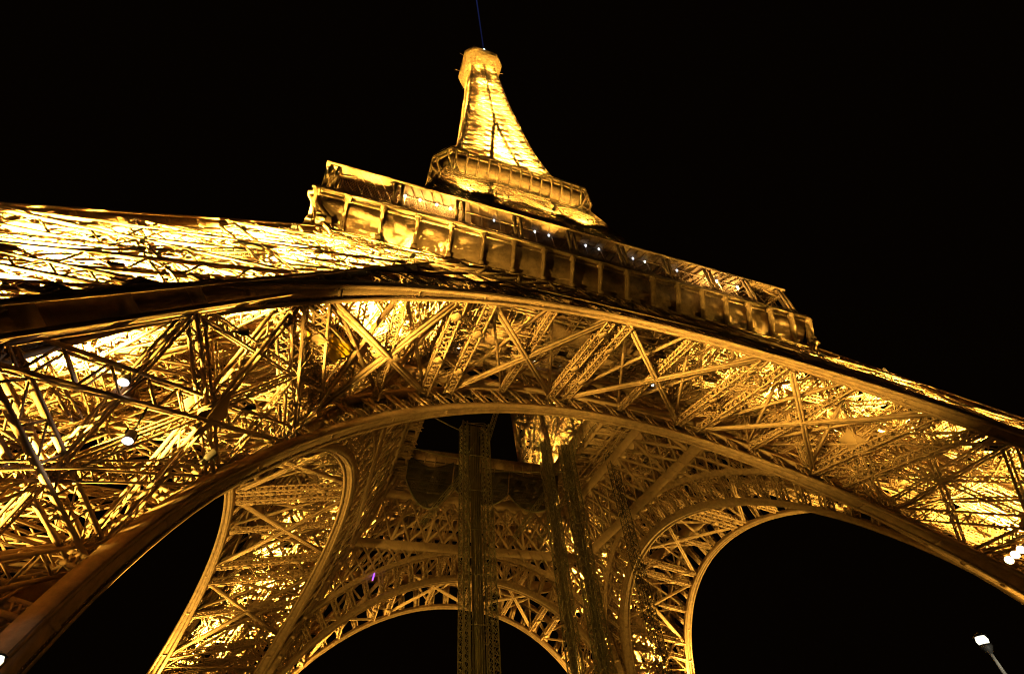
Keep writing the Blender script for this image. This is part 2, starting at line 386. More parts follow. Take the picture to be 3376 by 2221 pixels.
# ------------------------------------------------------------------ vault bracing between outer and inner arch
def vault():
    mb = MB()
    fo = lambda x: (lambda z: V3(x, -o(z)+.9, z))(ZC+math.sqrt((RO+.6)**2-x*x))
    fi = lambda x: (lambda z: V3(x, -i_(z)-1.2, z))(ZI+math.sqrt((RI+3.4)**2-x*x))
    pairs = [-20.2, -17.3, -4.6, -2.4, 12.6, 15.3]
    pairs = [-30.5, -28.6, -20.0, -17.3, -4.4, -2.2, 2.2+8.0, 12.4, 20.0, 22.4, 29.5]
    pairs = [-31.0, -29.3, -20.0, -17.3, -4.3, -2.2, 12.7, 15.3, 26.5, 28.8]
    for x in pairs: mb.truss(fo(x), fi(x), .85, .7, (0, 0, 1), .75, .16, .11, x=True)
    for x0, x1 in ((-20.0, -17.3), (-4.3, -2.2), (12.7, 15.3), (26.5, 28.8), (-31, -29.3)):   # hexagonal ties in the paired girders
        for t0, t1 in ((.12, .42), (.55, .85)):
            a0, a1 = fo(x0).lerp(fi(x0), t0), fo(x1).lerp(fi(x1), (t0+t1)/2)
            mb.truss(a0, a1, .35, .3, (0, 0, 1), None, .09, .06); mb.truss(fo(x0).lerp(fi(x0), t1), a1, .35, .3, (0, 0, 1), None, .09, .06)
            for c in (a1, a0):
                e = (fi(x0)-fo(x0)).normalized(); s = V3(1, 0, 0); nn = s.cross(e)
                mb.prism([c+e*.7+nn*.5, c+s*.55+nn*.5, c-e*.7+nn*.5, c-s*.55+nn*.5], nn*.05); mb.prism([c+e*.7-nn*.5, c+s*.55-nn*.5, c-e*.7-nn*.5, c-s*.55-nn*.5], -nn*.05)
    bays = [(-29.3, -20.0), (-17.3, -4.3), (-2.2, 12.7), (15.3, 26.5)]
    for a, b in bays:
        m = (a+b)/2
        mb.truss(fo(m), fi(m), .6, .5, (0, 0, 1), .6, .13, .09, x=True)
        for p_, q_ in ((fo(a), fi(b)), (fo(b), fi(a))):
            d = (q_-p_).normalized(); s = d.cross(V3(0, 0, 1)).normalized()
            for e in (-.16, .16): mb.bar(p_+s*e, q_+s*e, .24, .3)
        for p_, q_ in ((fo(a), fi(m)), (fo(m), fi(a)), (fo(m), fi(b)), (fo(b), fi(m))): mb.bar(p_+V3(0, 0, .8), q_+V3(0, 0, .8), .28, .3)
        c = (fo(m)+fi(m))/2; mb.prism([c+V3(1.2, 0, -.45), c+V3(0, .9, -.45), c+V3(-1.2, 0, -.45), c+V3(0, -.9, -.45)], (0, 0, .05))
    return mb.build('vault_bracing', PLATE, tower)
vb = vault()
for q in (1, 2, 3): dup(vb, tower, q*math.pi/2)
# ------------------------------------------------------------------ first floor: deck, joists, parapets of the well
def deck_side():
    mb = MB(); z = 53.0
    VO = 15.0
    mb.prism([(-16.6, -31.6, z), (16.6, -31.6, z), (VO, -VO, z), (-VO, -VO, z)], (0, 0, .3))
    mb.prism([(16.7, -31.3, z+.02), (31.3, -31.3, z+.02), (31.3, -16.7, z+.02), (22.5, -16.7, z+.02), (22.5, -22.5, z+.02), (16.7, -22.5, z+.02)], (0, 0, .26))
    f = mb.build('first_floor_deck', DECKM, tower)
    j = MB()
    for y in np.arange(-31, -VO-.2, 2.6): j.bar(V3(-16.4, y, z-.5), V3(16.4, y, z-.5), .3, 1.0); 
    for x in np.arange(-15, 15.1, 3.0):
        j.bar(V3(x, -31.2, z-.75), V3(x, -VO, z-.75), .35, 1.4, (1, 0, 0)); j.bar(V3(x-.25, -31.2, z-1.45), V3(x+.0, -VO, z-1.45), .7, .08)
    for k in range(7):
        x = -13.5+k*4.5
        j.truss(V3(x, -31, z-2.2), V3(x+rng.uniform(-2, 2), -VO, z-2.2), .9, 1.2, (0, 0, 1), None, .12, .07)
    for y in (-28.5, -23, -18.6): j.truss(V3(-16, y, z-2.6), V3(16, y, z-2.6), 1.2, 1.8, (0, 0, 1), None, .14, .08)
    j.build('deck_joists', IRON, f)
    # hung service panels and pipes under the floor
    h = MB()
    for k in range(16):
        x, y = rng.uniform(-14, 12), rng.uniform(-30.5, -18); w, d = rng.uniform(1.5, 4.5), rng.uniform(1.2, 3)
        h.box((x, y, 50.2+rng.uniform(-.6, .6)), (x+w, y+d, 51.2+rng.uniform(0, .6)))
    for k in range(5):
        y = -30+k*3.1; h.tube([V3(-16, y, 50.4), V3(16, y+.6, 50.2)], .16)
    h.build('service_ducts', SHEET, f)
    w = MB()                                                          # the well's parapet, leaning in
    w.strip([V3(-VO, -VO, 53.4), V3(VO, -VO, 53.4)], [V3(-VO+.8, -VO+.8, 55.2), V3(VO-.8, -VO+.8, 55.2)], V3(0, .06, 0))
    for x in np.arange(-14, 14.1, 2): w.bar(V3(x, -VO-.05, 52.4), V3(x*.95, -VO+.72, 55.3), .14)
    w.build('well_parapet', SHEET, f)
    return f
d0 = deck_side()
for q in (1, 2, 3): dup(d0, tower, q*math.pi/2)
# ------------------------------------------------------------------ first-floor gallery
HB = 35.35
GALL_LAMPS = [(-25.4, 1), (-23.5, 1), (-21.3, 1), (-19.5, 1), (-13.5, 0), (-7.6, 0), (-5.5, 0), (.2, 0), (2.3, 0), (7.9, 0), (9.9, 0), (15.5, 0), (21.2, 1), (22.7, 2), (26.7, 1)]
def gallery():
    m = MB()
    # frieze with stepped mouldings, mitred at the corners
    prof = [(32.2, 48.7), (33.1, 49.0), (34.85, 52.6), (35.0, 53.1)]
    for (a, za), (b, zb) in zip(prof, prof[1:]):
        m.strip([V3(-a, -a, za), V3(a, -a, za)], [V3(-b, -b, zb), V3(b, -b, zb)], V3(0, .08, .0))
    for d0_, d1_, za, zb in ((35.0, 35.35, 53.1, 53.6),):
        m.strip([V3(-d1_, -d1_, za), V3(d1_, -d1_, za)], [V3(-d1_, -d1_, zb), V3(d1_, -d1_, zb)], V3(0, d1_-d0_+.1, 0))
    m.prism([(-35.3, -35.3, 53.6), (35.3, -35.3, 53.6), (29, -29, 53.6), (-29, -29, 53.6)], (0, 0, .25))
    g = m.build('first_floor_gallery', SHEET, tower)
    # thin plate joints and panel beads of the frieze
    p = MB(); sp = 70.7/18
    for k in range(18):
        xm = -HB+sp*(k+.5); p.bar(V3(xm-1.5, -34.86, 52.7), V3(xm+1.5, -34.86, 52.7), .05, .05)
    p.build('frieze_moulding', SHEET, g)
    # consoles
    con = MB()
    pr = [(-32.3, 48.0), (-33.4, 47.9), (-33.8, 48.3), (-33.7, 48.9), (-34.1, 49.6), (-34.75, 50.6), (-35.2, 51.6), (-35.5, 52.4), (-35.5, 52.9), (-35.3, 53.2), (-34.7, 53.1), (-33.8, 50.8), (-32.5, 48.9)]
    con.prism([V3(-.17, y, z) for y, z in pr], V3(.34, 0, 0))
    con.tube([V3(-.34, -35.2, 52.6), V3(.34, -35.2, 52.6)], .4, 12); con.tube([V3(-.37, -35.2, 52.6), V3(.37, -35.2, 52.6)], .2, 8)
    con.box((-.36, -33.8, 47.6), (.36, -32.9, 48.4)); con.tube([V3(-.3, -33.75, 48.9), V3(.3, -33.75, 48.9)], .26, 10)
    con.bar(V3(0, -33.1, 47.7), V3(0, -31.6, 45.6), .32, .32, (1, 0, 0))
    c0 = None
    for k in range(19):
        x = -HB+sp*k; x = max(-34.7, min(34.7, x))
        if c0 is None: c0 = con.build('console', PLATE, g); c = c0
        else: c = c0.copy(); COL.objects.link(c)
        c.location = (x, 0, 0)
    # covered walk: posts, roof, railing mesh, back wall
    post = MB()
    for e in (-.42, .42):
        post.bar(V3(e, -34.5, 53.9), V3(e, -34.9, 59.9), .24, .4, (1, 0, 0))
    post.tube([V3(.42*math.cos(q), -34.55, 54.1-.3*math.sin(q)) for q in np.linspace(0, math.pi, 9)], .16, 6)
    post.bar(V3(-.4, -34.85, 59.8), V3(.4, -34.85, 59.8), .3, .3); post.box((-.5, -34.9, 53.6), (.5, -34.3, 53.75))
    post.bar(V3(0, -34.3, 59.2), V3(0, -31.5, 60.2), .14, .3, (1, 0, 0))
    p0 = None
    for x in (-34.0, -26.3, -18.5, -10.7, -2.9, 4.9, 12.3, 19.8, 26.9, 34.0):
        if p0 is None: p0 = post.build('post', PLATE, g); c = p0
        else: c = p0.copy(); COL.objects.link(c)
        c.location = (x, 0, 0); c.parent = g
    r = MB()
    r.prism([(-35.05, -35.05, 60.35), (35.05, -35.05, 60.35), (28.0, -28.0, 61.0), (-28.0, -28.0, 61.0)], (0, 0, .18))
    r.strip([V3(-35.1, -35.1, 60.1), V3(35.1, -35.1, 60.1)], [V3(-35.1, -35.1, 60.65), V3(35.1, -35.1, 60.65)], V3(0, .1, 0))
    for x in np.arange(-34, 34.1, 1.28): r.bar(V3(x, -34.9, 60.28), V3(x*.87, -29, 60.75), .08, .14)
    for y in (-33.4, -31.6): r.bar(V3(y, y, 60.2), V3(-y, y, 60.2), .16, .24)
    r.build('walkway_roof', SHEET, g)
    rail = MB()
    for z in (54.0, 55.0): rail.bar(V3(-34.6, -34.85, z), V3(34.6, -34.85, z), .07)
    for x in np.arange(-34.4, 34.5, .42):
        rail.bar(V3(x, -34.85, 53.9), V3(x+.42, -34.83, 55.0), .035); rail.bar(V3(x+.42, -34.85, 53.9), V3(x, -34.83, 55.0), .035)
    # wire mesh up to the roof in the end bays, as in the photo
    for x in np.arange(-33.4, -18.6, .3):
        rail.bar(V3(x, -33.9, 55), V3(x+1.4, -33.9, 59.5), .03, .03, (0, 1, 0)); rail.bar(V3(x+1.4, -33.87, 55), V3(x, -33.87, 59.5), .03, .03, (0, 1, 0))
    for x in np.arange(-33, 34, 2.55): rail.bar(V3(x, -33.7, 53.8), V3(x, -33.3, 60.2), .09)
    rail.build('railing_mesh', IRON, g)
    b = MB(); b.prism([(-29.2, -29.3, 53.8), (29.2, -29.3, 53.8), (29.2, -29.1, 53.8), (-29.2, -29.1, 53.8)], (0, 0, 6.8))
    b.build('glazed_back_wall', GLASSD, g)
    fr = MB()
    for x in np.arange(-29, 29.1, 1.45): fr.bar(V3(x, -29.38, 53.8), V3(x, -29.38, 60.6), .12)
    for z in (54.8, 57.8, 59.8): fr.bar(V3(-29.2, -29.42, z), V3(29.2, -29.42, z), .1)
    fr.build('wall_mullions', PLATE, g)
    return g
g0 = gallery()
GALS = [g0]+[dup(g0, tower, q*math.pi/2) for q in (1, 2, 3)]
for x, kind in GALL_LAMPS:                                            # only the front walk shows its lamps
    m = MB(); r = .2 if kind == 1 else (.26 if kind == 2 else .13)
    m.tube([V3(x, -33.5, 60.15), V3(x, -33.5, 60.0), V3(x, -33.52, 59.78)], [.08, r, r*.8], 10)
    lm = m.build('ceiling_lamp', emit('walk_lamp', (1, .8, .45), 7) if kind else LAMP_C, g0)
    if kind:
        l = bpy.data.lights.new('walk_lamp', 'POINT'); l.energy = 600; l.color = (1, .62, .16); l.shadow_soft_size = .15
        ob = bpy.data.objects.new('walk_lamp', l); COL.objects.link(ob); ob.location = (x, -33.5, 59.5); ob.parent = g0
# ------------------------------------------------------------------ upper legs, first to second floor
LEV2 = [53.2, 64, 74, 83.5, 92, 99.5, 106, 112]
def upper_leg(sx, sy):
    P = lambda a, b, z: V3(sx*a, sy*b, z)
    core = MB(); f = lambda s, t, z: P(v(z)+(u(z)-v(z))*s, v(z)+(u(z)-v(z))*t, z)
    for z in LEV2+[58, 69, 79, 88, 96, 103, 109]:
        core.truss(f(0, 0, z), f(1, 1, z), .6, .5, (0, 0, 1), None, .12, .07); core.truss(f(0, 1, z), f(1, 0, z), .6, .5, (0, 0, 1), None, .12, .07)
        for s in (.35, .65): core.truss(f(s, 0, z), f(s, 1, z), .5, .5, (0, 0, 1), None, .11, .06); core.truss(f(0, s, z), f(1, s, z), .5, .5, (0, 0, 1), None, .11, .06)
    for s, t in ((.35, .35), (.65, .35), (.35, .65), (.65, .65)):
        for z0, z1 in zip(LEV2, LEV2[1:]): core.truss(f(s, t, z0), f(s, t, z1), .6, .6, (0, 1, 0), None, .12, .07); core.truss(f(s, t, z0), f(1-s, t, z1), .4, .4, (0, 1, 0), None, .1, .06); core.truss(f(s, t, z0), f(s, 1-t, z1), .4, .4, (0, 1, 0), None, .1, .06)
    for z0, z1 in zip(LEV2, LEV2[1:]): core.bar(f(.5, .5, z0), f(.5, .5, z1), 1.0, 1.4)
    pier = core.build('upper_leg', IRON, tower)
    for a, b in ((0, 0), (0, 1), (1, 0), (1, 1)):
        mb = MB()
        for z0, z1 in zip(LEV2, LEV2[1:]): column(mb, f(a, b, z0), f(a, b, z1), .8)
        mb.build('corner_column', PLATE, pier)
    for F, n in ((lambda s, z: f(s, 1, z), (0, sy, 0)), (lambda s, z: f(s, 0, z), (0, -sy, 0)), (lambda s, z: f(1, s, z), (sx, 0, 0)), (lambda s, z: f(0, s, z), (-sx, 0, 0))):
        mb = MB()
        for z0, z1 in zip(LEV2, LEV2[1:]): panel(mb, F(.03, z0), F(.97, z0), F(.03, z1), F(.97, z1), n, .9, .6, .17, .11)
        mb.build('braced_face', IRON, pier)
    return pier
ulegs = {s: upper_leg(*s) for s in SIGNS}
def tie_girder():
    m = MB()
    for z, h in ((92.6, 1.0), (107.5, 3.4), (103.2, 1.2)):
        m.truss(V3(-v(z), -u(z), z), V3(v(z), -u(z), z), h, 1.4, (0, 1, 0), 1.2, .16, .1, x=True)
    z = 91.6
    m.strip([V3(-v(z)-.2, -u(z)+.2, z), V3(v(z)+.2, -u(z)+.2, z)], [V3(-v(88)-.2, -u(88)+.6, 88), V3(v(88)+.2, -u(88)+.6, 88)], V3(0, .1, 0))
    for x in np.arange(-7.5, 7.6, 1.5): m.bar(V3(x, -u(z)+.1, z), V3(x*1.08, -u(88)+.5, 88), .12, .12)
    for s in (-1, 1): m.truss(V3(s*v(94), -u(94), 94), V3(-s*v(106), -u(106), 106), .8, .5, (0, 1, 0), None, .13, .08)
    return m.build('tie_girder', PLATE, tower)
tg = tie_girder()
for q in (1, 2, 3): dup(tg, tower, q*math.pi/2)
# ------------------------------------------------------------------ second floor (chamfered square) gallery
def second():
    HA, HC = 20.5, 17.0
    m = MB()
    def ring(h, c, z): return [V3(-c, -h, z), V3(c, -h, z), V3(h, -c, z)]
    prof = [(16.6, 13.2, 106.6), (17.6, 14.2, 107.4), (19.9, 16.4, 110.9), (20.15, 16.65, 111.9), (20.5, 17.0, 112.1), (20.5, 17.0, 112.6), (20.1, 16.6, 112.6), (20.1, 16.6, 113.8)]
    for a, b in zip(prof, prof[1:]):
        m.strip(ring(*a), ring(*b), [V3(0, .07, .02), V3(0, .07, .02), V3(-.07, .03, .02)])
    m.prism([(-16.6, -16.6, 106.7), (16.6, -16.6, 106.7), (7, -7, 106.7), (-7, -7, 106.7)], (0, 0, .2))
    g = m.build('second_floor_gallery', SHEET, tower)
    c0 = None
    con = MB(); pr = [(-16.4, 105.6), (-17.1, 105.4), (-17.6, 106.6), (-18.9, 107.9), (-20.0, 109.7), (-20.55, 111.5), (-20.5, 112.2), (-20.15, 112.2), (-19.8, 110.0), (-18.5, 108.2), (-16.5, 107.0)]
    con.prism([V3(-.16, y, z) for y, z in pr], V3(.32, 0, 0)); con.tube([V3(-.26, -20.3, 111.6), V3(.26, -20.3, 111.6)], .28, 10)
    for x in np.linspace(-15.6, 15.6, 13):
        if c0 is None: c0 = con.build('console', PLATE, g); c = c0
        else: c = c0.copy(); COL.objects.link(c); c.parent = g
        c.location = (x, 0, 0)
    for k in (.2, .8):                                                # consoles on the cut corner
        c = c0.copy(); COL.objects.link(c); c.parent = g
        p_ = V3(16.65, -20.15, 0).lerp(V3(20.15, -16.65, 0), k); c.rotation_euler = (0, 0, math.pi/4)
        off = Matrix.Rotation(math.pi/4, 3, 'Z') @ V3(0, -20.15, 0); c.location = p_-off
    f = MB()
    for x in np.linspace(-14.4, 14.4, 13): f.bar(V3(x, -20.0, 110.6), V3(x, -20.12, 111.9), .08)
    for x in np.arange(-16, 16.1, .9): f.bar(V3(x, -20.2, 112.6), V3(x, -20.2, 114.0), .05)
    f.bar(V3(-17, -20.2, 114.0), V3(17, -20.2, 114.0), .1); f.bar(V3(17, -20.2, 114.0), V3(20.2, -17, 114.0), .1)
    f.build('frieze_moulding', SHEET, g)
    r = MB()                                                          # floor beams seen from below
    for y in np.arange(-16.4, -7.2, 1.6): r.bar(V3(y, y, 106.4), V3(-y, y, 106.4), .25, .5)
    for x in np.arange(-14, 14.1, 1.75): r.bar(V3(x, -16.5, 106.1), V3(x, -max(7, abs(x)), 106.1), .2, .6, (1, 0, 0))
    r.build('floor_beams', IRON, g)
    return g
s0 = second()
for q in (1, 2, 3): dup(s0, tower, q*math.pi/2)
# ------------------------------------------------------------------ upper shaft
LEV3 = [112.2, 119, 125.5, 131.5, 137, 142.5, 148, 153.5, 159, 164.5, 170, 175.5, 181, 186.5, 192, 197.5, 203, 208.5, 214, 219.5, 225, 230.5, 236, 241, 246, 251, 255.5, 260]
def shaft():
    core = MB()
    for z in LEV3:
        U = u(z)
        core.truss(V3(-U, -U, z), V3(U, U, z), .5, .4, (0, 0, 1), None, .11, .06); core.truss(V3(-U, U, z), V3(U, -U, z), .5, .4, (0, 0, 1), None, .11, .06)
        for s in (-.45, .45):
            core.truss(V3(s*U, -U, z), V3(s*U, U, z), .5, .5, (0, 0, 1), None, .11, .06); core.truss(V3(-U, s*U, z), V3(U, s*U, z), .5, .5, (0, 0, 1), None, .11, .06)
    for z0, z1 in zip(LEV3, LEV3[1:]):
        for s, t in ((-1, -1), (1, -1), (-1, 1), (1, 1)):
            k = .45; a = V3(s*k*u(z0), t*k*u(z0), z0); b = V3(s*k*u(z1), t*k*u(z1), z1)
            core.truss(a, b, .5, .5, (0, 1, 0), None, .12, .06)
            core.truss(a, V3(-s*k*u(z1), t*k*u(z1), z1), .35, .3, (0, 1, 0), None, .09, .06); core.truss(a, V3(s*k*u(z1), -t*k*u(z1), z1), .35, .3, (0, 1, 0), None, .09, .06)
    for x, y in ((-1.6, -1.2), (1.6, 1.2)): core.bar(V3(x, y, 113), V3(x, y, 262), 1.3, 1.6)
    sh = core.build('upper_shaft', IRON, tower)
    for sx, sy in SIGNS:
        mb = MB()
        for z0, z1 in zip(LEV3, LEV3[1:]): column(mb, V3(sx*u(z0), sy*u(z0), z0), V3(sx*u(z1), sy*u(z1), z1), .8 if z0 < 180 else .6)
        mb.build('corner_column', PLATE, sh)
    for q in range(4):
        R = Matrix.Rotation(q*math.pi/2, 3, 'Z'); mb = MB(); mc = MB()
        for z0, z1 in zip(LEV3, LEV3[1:]):
            n = R @ V3(0, -1, 0)
            for s in (-1, 1):
                A, B, C_, D = (R @ V3(s*v(z0), -u(z0), z0), R @ V3(s*u(z0), -u(z0), z0), R @ V3(s*v(z1), -u(z1), z1), R @ V3(s*u(z1), -u(z1), z1))
                panel(mb, A, B, C_, D, n, .6 if z0 < 180 else .45, .45, .17, .12, levels2=False)
                # the dark inner columns that close to one central rib
                mc.bar(R @ V3(s*v(z1), -u(z1)-.4, z1), R @ V3(s*u(z1), -u(z1)-.4, z1), .26, .3)
                for za, zb in ((z0, z1), (z1, z0)): mc.bar(R @ V3(s*v(za), -u(za)-.35, za), R @ V3(s*u(zb), -u(zb)-.35, zb), .2, .12, n)
                if v(z0) > .3 or s > 0: column(mc, A+n*.1, C_+n*.1, .7 if z0 < 174 else .6, 6)
            if v(z0) > 1.2:
                A, B, C_, D = (R @ V3(-v(z0), -u(z0), z0), R @ V3(v(z0), -u(z0), z0), R @ V3(-v(z1), -u(z1), z1), R @ V3(v(z1), -u(z1), z1))
                mb.truss(A, D, .5, .4, n, None, .12, .07); mb.truss(B, C_, .5, .4, n, None, .12, .07); mb.truss(C_, D, .5, .4, n, None, .12, .07)
        mb.build('braced_face', IRON, sh); mc.build('centre_rib', PLATE, sh)
    return sh
sh = shaft()
# ------------------------------------------------------------------ summit
def summit():
    m = MB(); H, Bc = 9.3, 5.84
    def ring(k, z): 
        h, c = H*k, Bc*k; return [V3(-c, -h, z), V3(c, -h, z), V3(h, -c, z), V3(h, c, z), V3(c, h, z), V3(-c, h, z), V3(-h, c, z), V3(-h, -c, z), V3(-c, -h, z)]
    prof = [(.58, 256.5), (.66, 257.5), (.78, 259), (.9, 261), (.97, 262.6), (.98, 266.2), (1.0, 266.2), (1.0, 267), (.7, 267.4)]
    for (k0, z0), (k1, z1) in zip(prof, prof[1:]):
        A, B = ring(k0, z0), ring(k1, z1); n = len(A)
        m.poly(A+B, [(i, i+1, n+i+1, n+i) for i in range(n-1)])
    m.poly(ring(.7, 267.4)[:-1], [tuple(range(8))])
    s = m.build('summit_gallery', SHEET, tower)
    f = MB()
    for (k0, z0), (k1, z1) in zip(prof[:5], prof[1:6]):
        A, B = ring(k0*1.01, z0), ring(k1*1.01, z1)
        for i in range(8):
            for t in (0, .34, .67): f.bar(A[i].lerp(A[i+1], t), B[i].lerp(B[i+1], t), .16, .2)
            f.bar(B[i], B[i+1], .14, .14)
    for i, (A, B) in enumerate(zip(ring(.99, 264.4), ring(.99, 264.4)[1:])): f.bar(A, B, .14, .14)
    f.build('gallery_ribs', PLATE, s)
    c = MB(); c.tube([V3(0, 0, 267.2), V3(0, 0, 274), V3(0, 0, 276), V3(0, 0, 281)], [5.2, 5.0, 3.2, 2.6], 16); c.build('summit_cabin', SHEET, s)
    a = MB(); a.truss(V3(0, 0, 280), V3(0, 0, 306), 1.4, 1.4, (0, 1, 0), 1.4, .14, .09)
    for x, y, h in ((-4.5, -7.2, 6), (-3.4, -7.4, 8), (-2.6, -6.4, 7), (4, -7, 4), (-8, -4, 5), (7.8, -4.4, 4.4), (-9.0, 1, 4)): a.tube([V3(x, y, 267), V3(x, y, 267+h)], .14, 6)
    for x, y in ((-9.3, -4), (-9.3, 3), (9.3, -2)): a.bar(V3(x, y, 265.5), V3(x*1.22, y*1.1, 265.9), .14)
    a.build('antenna_mast', IRON, s)
    d = MB()                                                          # pale aerials catching the light over the parapet
    for x, z in ((-4.6, 271.5), (-3.6, 273.5), (-2.4, 271)): d.box((x-.35, -7.6, z-1.6), (x+.35, -7.1, z+1.2)); d.bar(V3(x, -7.4, 267), V3(x+.6, -7.4, z), .2)
    d.bar(V3(-5.4, -7.4, 273.6), V3(-2.2, -7.4, 271.5), .3)
    d.build('aerial_panels', mat('white_aerial', (.7, .7, .66), .5, .1), s)
    b = MB(); b.tube([V3(-.4, -8.2, 268.0), V3(-.4, -8.3, 269.6)], [.5, .75], 12); b.build('beacon', emit('beacon_lens', (.8, .88, 1), 6), s)
    return s
sm = summit()
# ------------------------------------------------------------------ projectors on the ironwork
LP = lambda sx, sy, s, t, z: V3(sx*(i_(z)+WID*s), sy*(i_(z)+WID*t), z)
UP = lambda sx, sy, s, t, z: V3(sx*(v(z)+(u(z)-v(z))*s), sy*(v(z)+(u(z)-v(z))*t), z)
LEGPOW = {(-1, -1): 13.0, (1, -1): 2.2, (-1, 1): 5.5, (1, 1): 4.5}
for (sx, sy), k in LEGPOW.items():
    pier = legs[(sx, sy)]
    lean = V3(-sx*.2, -sy*.2, 1)
    for z, s, t, p in ((3, .3, .6, 9000), (9, .7, .3, 9000), (15, .3, .75, 10000), (21, .7, .4, 10000), (27, .35, .75, 11000), (33, .6, .4, 9000), (30, .12, .6, 6000), (38, .2, .5, 7000), (44, .4, .5, 1500)):
        projector(LP(sx, sy, s, t, z), lean, p*k, pier, 96 if (sx, sy) == (-1, -1) else 84, blend=.9)
for (sx, sy), pier in ulegs.items():
    k = {(-1, -1): 3.0, (1, -1): 1.0, (-1, 1): .6, (1, 1): 1.3}[(sx, sy)]
    for z, s, t, p in ((55, .4, .6, 11000), (72, .6, .5, 11000), (90, .5, .6, 11000)):
        projector(UP(sx, sy, s, t, z), V3(-sx*.3, -sy*.3, 1), p*k, pier, 110)
for z in (114, 123, 132, 142, 152, 163, 175, 188, 201, 215, 229, 243, 253):
    U = u(z)
    projector(V3(-U*.4, -U*.3, z), V3(0, -.05, 1), 130000*(U/9)**1.2, sh, 130)
    projector(V3(U*.45, -U*.2, z+4), V3(0, -.1, 1), 115000*(U/9)**1.2, sh, 130)
projector(V3(16.5, 16.5, 54), V3(.1, .1, 1), 9000, ulegs[(1, 1)], 130)
for (sx, sy), k in {(-1, -1): 1500, (1, -1): 500, (-1, 1): 1300, (1, 1): 1200}.items():           # added fill lamps, standing in for spill light in the open middle
    projector(V3(sx*(i_(10)-.9), sy*(i_(10)-.9), 10), V3(-sx, -sy, .95), k, legs[(sx, sy)], 110, blend=1)
projector(V3(-31.8, -39.6, 20), V3(1, .15, .75), 4200, legs[(-1, -1)], 70, blend=.9)
for x_, p_ in ((-32.0, 2600),):
    projector(V3(x_, -42.5, 15), V3(.62, .1, 1), p_, legs[(-1, -1)], 52, blend=1)
# lamps that wash the arches, the gallery friezes and the summit
ARCHPOW = {0: (11, .15), 1: (3.6, 4.4), 2: (3.4, 3.4), 3: (3.6, 3.2)}       # sides: front, right, back, left; (start leg, end leg)
FRIEZE = {0: (.11, .025), 1: (.2, .2), 2: (.15, .15), 3: (.2, .2)}
for q in range(4):
    R = Matrix.Rotation(q*math.pi/2, 3, 'Z')
    near = lambda D, p_: min(D.items(), key=lambda kv: -(kv[0][0]*p_.x+kv[0][1]*p_.y))[1]
    for s, k, kf in zip((-1, 1), ARCHPOW[q], FRIEZE[q]):
        for z, a, sz in (((8, (1, .22, .55), 30), (20, (1, .13, .36), 34)) if q == 0 else ((8, (.62, .26, 1), 64), (20, (1, .24, .75), 70))):
            pos = R @ V3(s*(i_(z)-.6), -(i_(z)+WID*.82), z)
            projector(pos, R @ V3(-s*a[0], a[1], a[2]), 1500*k, near(legs, pos), sz, blend=.9)
        for xx, f_ in ((34, 1), (24, .8)):
            pos = R @ V3(s*xx, -o(39)-.7, 39)
            projector(pos, R @ V3(-s*.7, .12, 1), 5200*kf*f_, near(legs, pos), 96)
    for x in (-13, -5, 5, 13):
        z = 93; pos = R @ V3(x, -u(z)-1.5, z)
        projector(pos, R @ V3(0, .12, 1), 1700, near(ulegs, pos), 120)
    for x in (-4, 4): projector(R @ V3(x, -7.6, 243), R @ V3(0, -.02, 1), 2600, sh, 70)
# ------------------------------------------------------------------ things round and under the tower
def mast(x, y, w, d, z1, label, grp=None, rot=0):
    root = empty('lattice_mast', (x, y, 0)); tag(root, label, 'mast', 'lattice hoist masts under the tower')
    f = MB(); c = []
    for sx_ in (-1, 1):
        m = MB(); m.truss(V3(sx_*(w/2-.45), 0, .1), V3(sx_*(w/2-.45), 0, z1), .8, d, (0, 1, 0), .8, .13, .08, x=True); m.build('mast_rail', MASTM, root)
    m = MB()
    for xx in np.linspace(-w/2+1.0, w/2-1.0, max(3, int(w*2.2))): m.bar(V3(xx, 0, .1), V3(xx, 0, z1), .09, .09)
    m.build('hoist_cable', MASTM, root)
    m = MB(); m.bar(V3(0, .15, .1), V3(0, .15, z1), w*(.3 if w > 3 else .5), .12, (0, 1, 0)); m.build('guide_plate', MASTM, root)
    m = MB()
    for z in np.arange(3, z1, 6.0):
        for e in (-d/2, d/2): m.bar(V3(-w/2+.8, e, z), V3(w/2-.8, e, z), .09, .09); m.bar(V3(-w/2+.8, e, z), V3(w/2-.8, e, min(z+6, z1)), .07, .06)
    m.bar(V3(-w/2+.8, -d/2, 3), V3(-w/2+.8, d/2, 3), .09, .09)
    m.build('cross_bracing', MASTM, root)
    m = MB(); m.truss(V3(-w/2, 0, z1-10), V3(-w/2-5.2, 2.0, z1-17), .7, .6, (0, 0, 1), .6, .08, .05); m.build('raking_brace', MASTM, root); m = MB(); m.truss(V3(w/2-.3, 0, z1-3.5), V3(w/2+1.8, -1, z1+4), .7, .6, (0, 0, 1), .6, .08, .05)
    m.build('raking_brace', MASTM, root)
    return root
mast(-6.6, 0, 4.6, 2.2, 51.5, 'widest pale lattice hoist mast, with vertical cables between its rails, left of the other masts')
mast(5.9, 0, 1.8, 1.1, 50.5, 'slim lattice hoist mast in the middle, between the widest mast and another slim one')
mast(10.0, 0, 2.2, 1.2, 50.5, 'slim lattice hoist mast just right of the middle one')
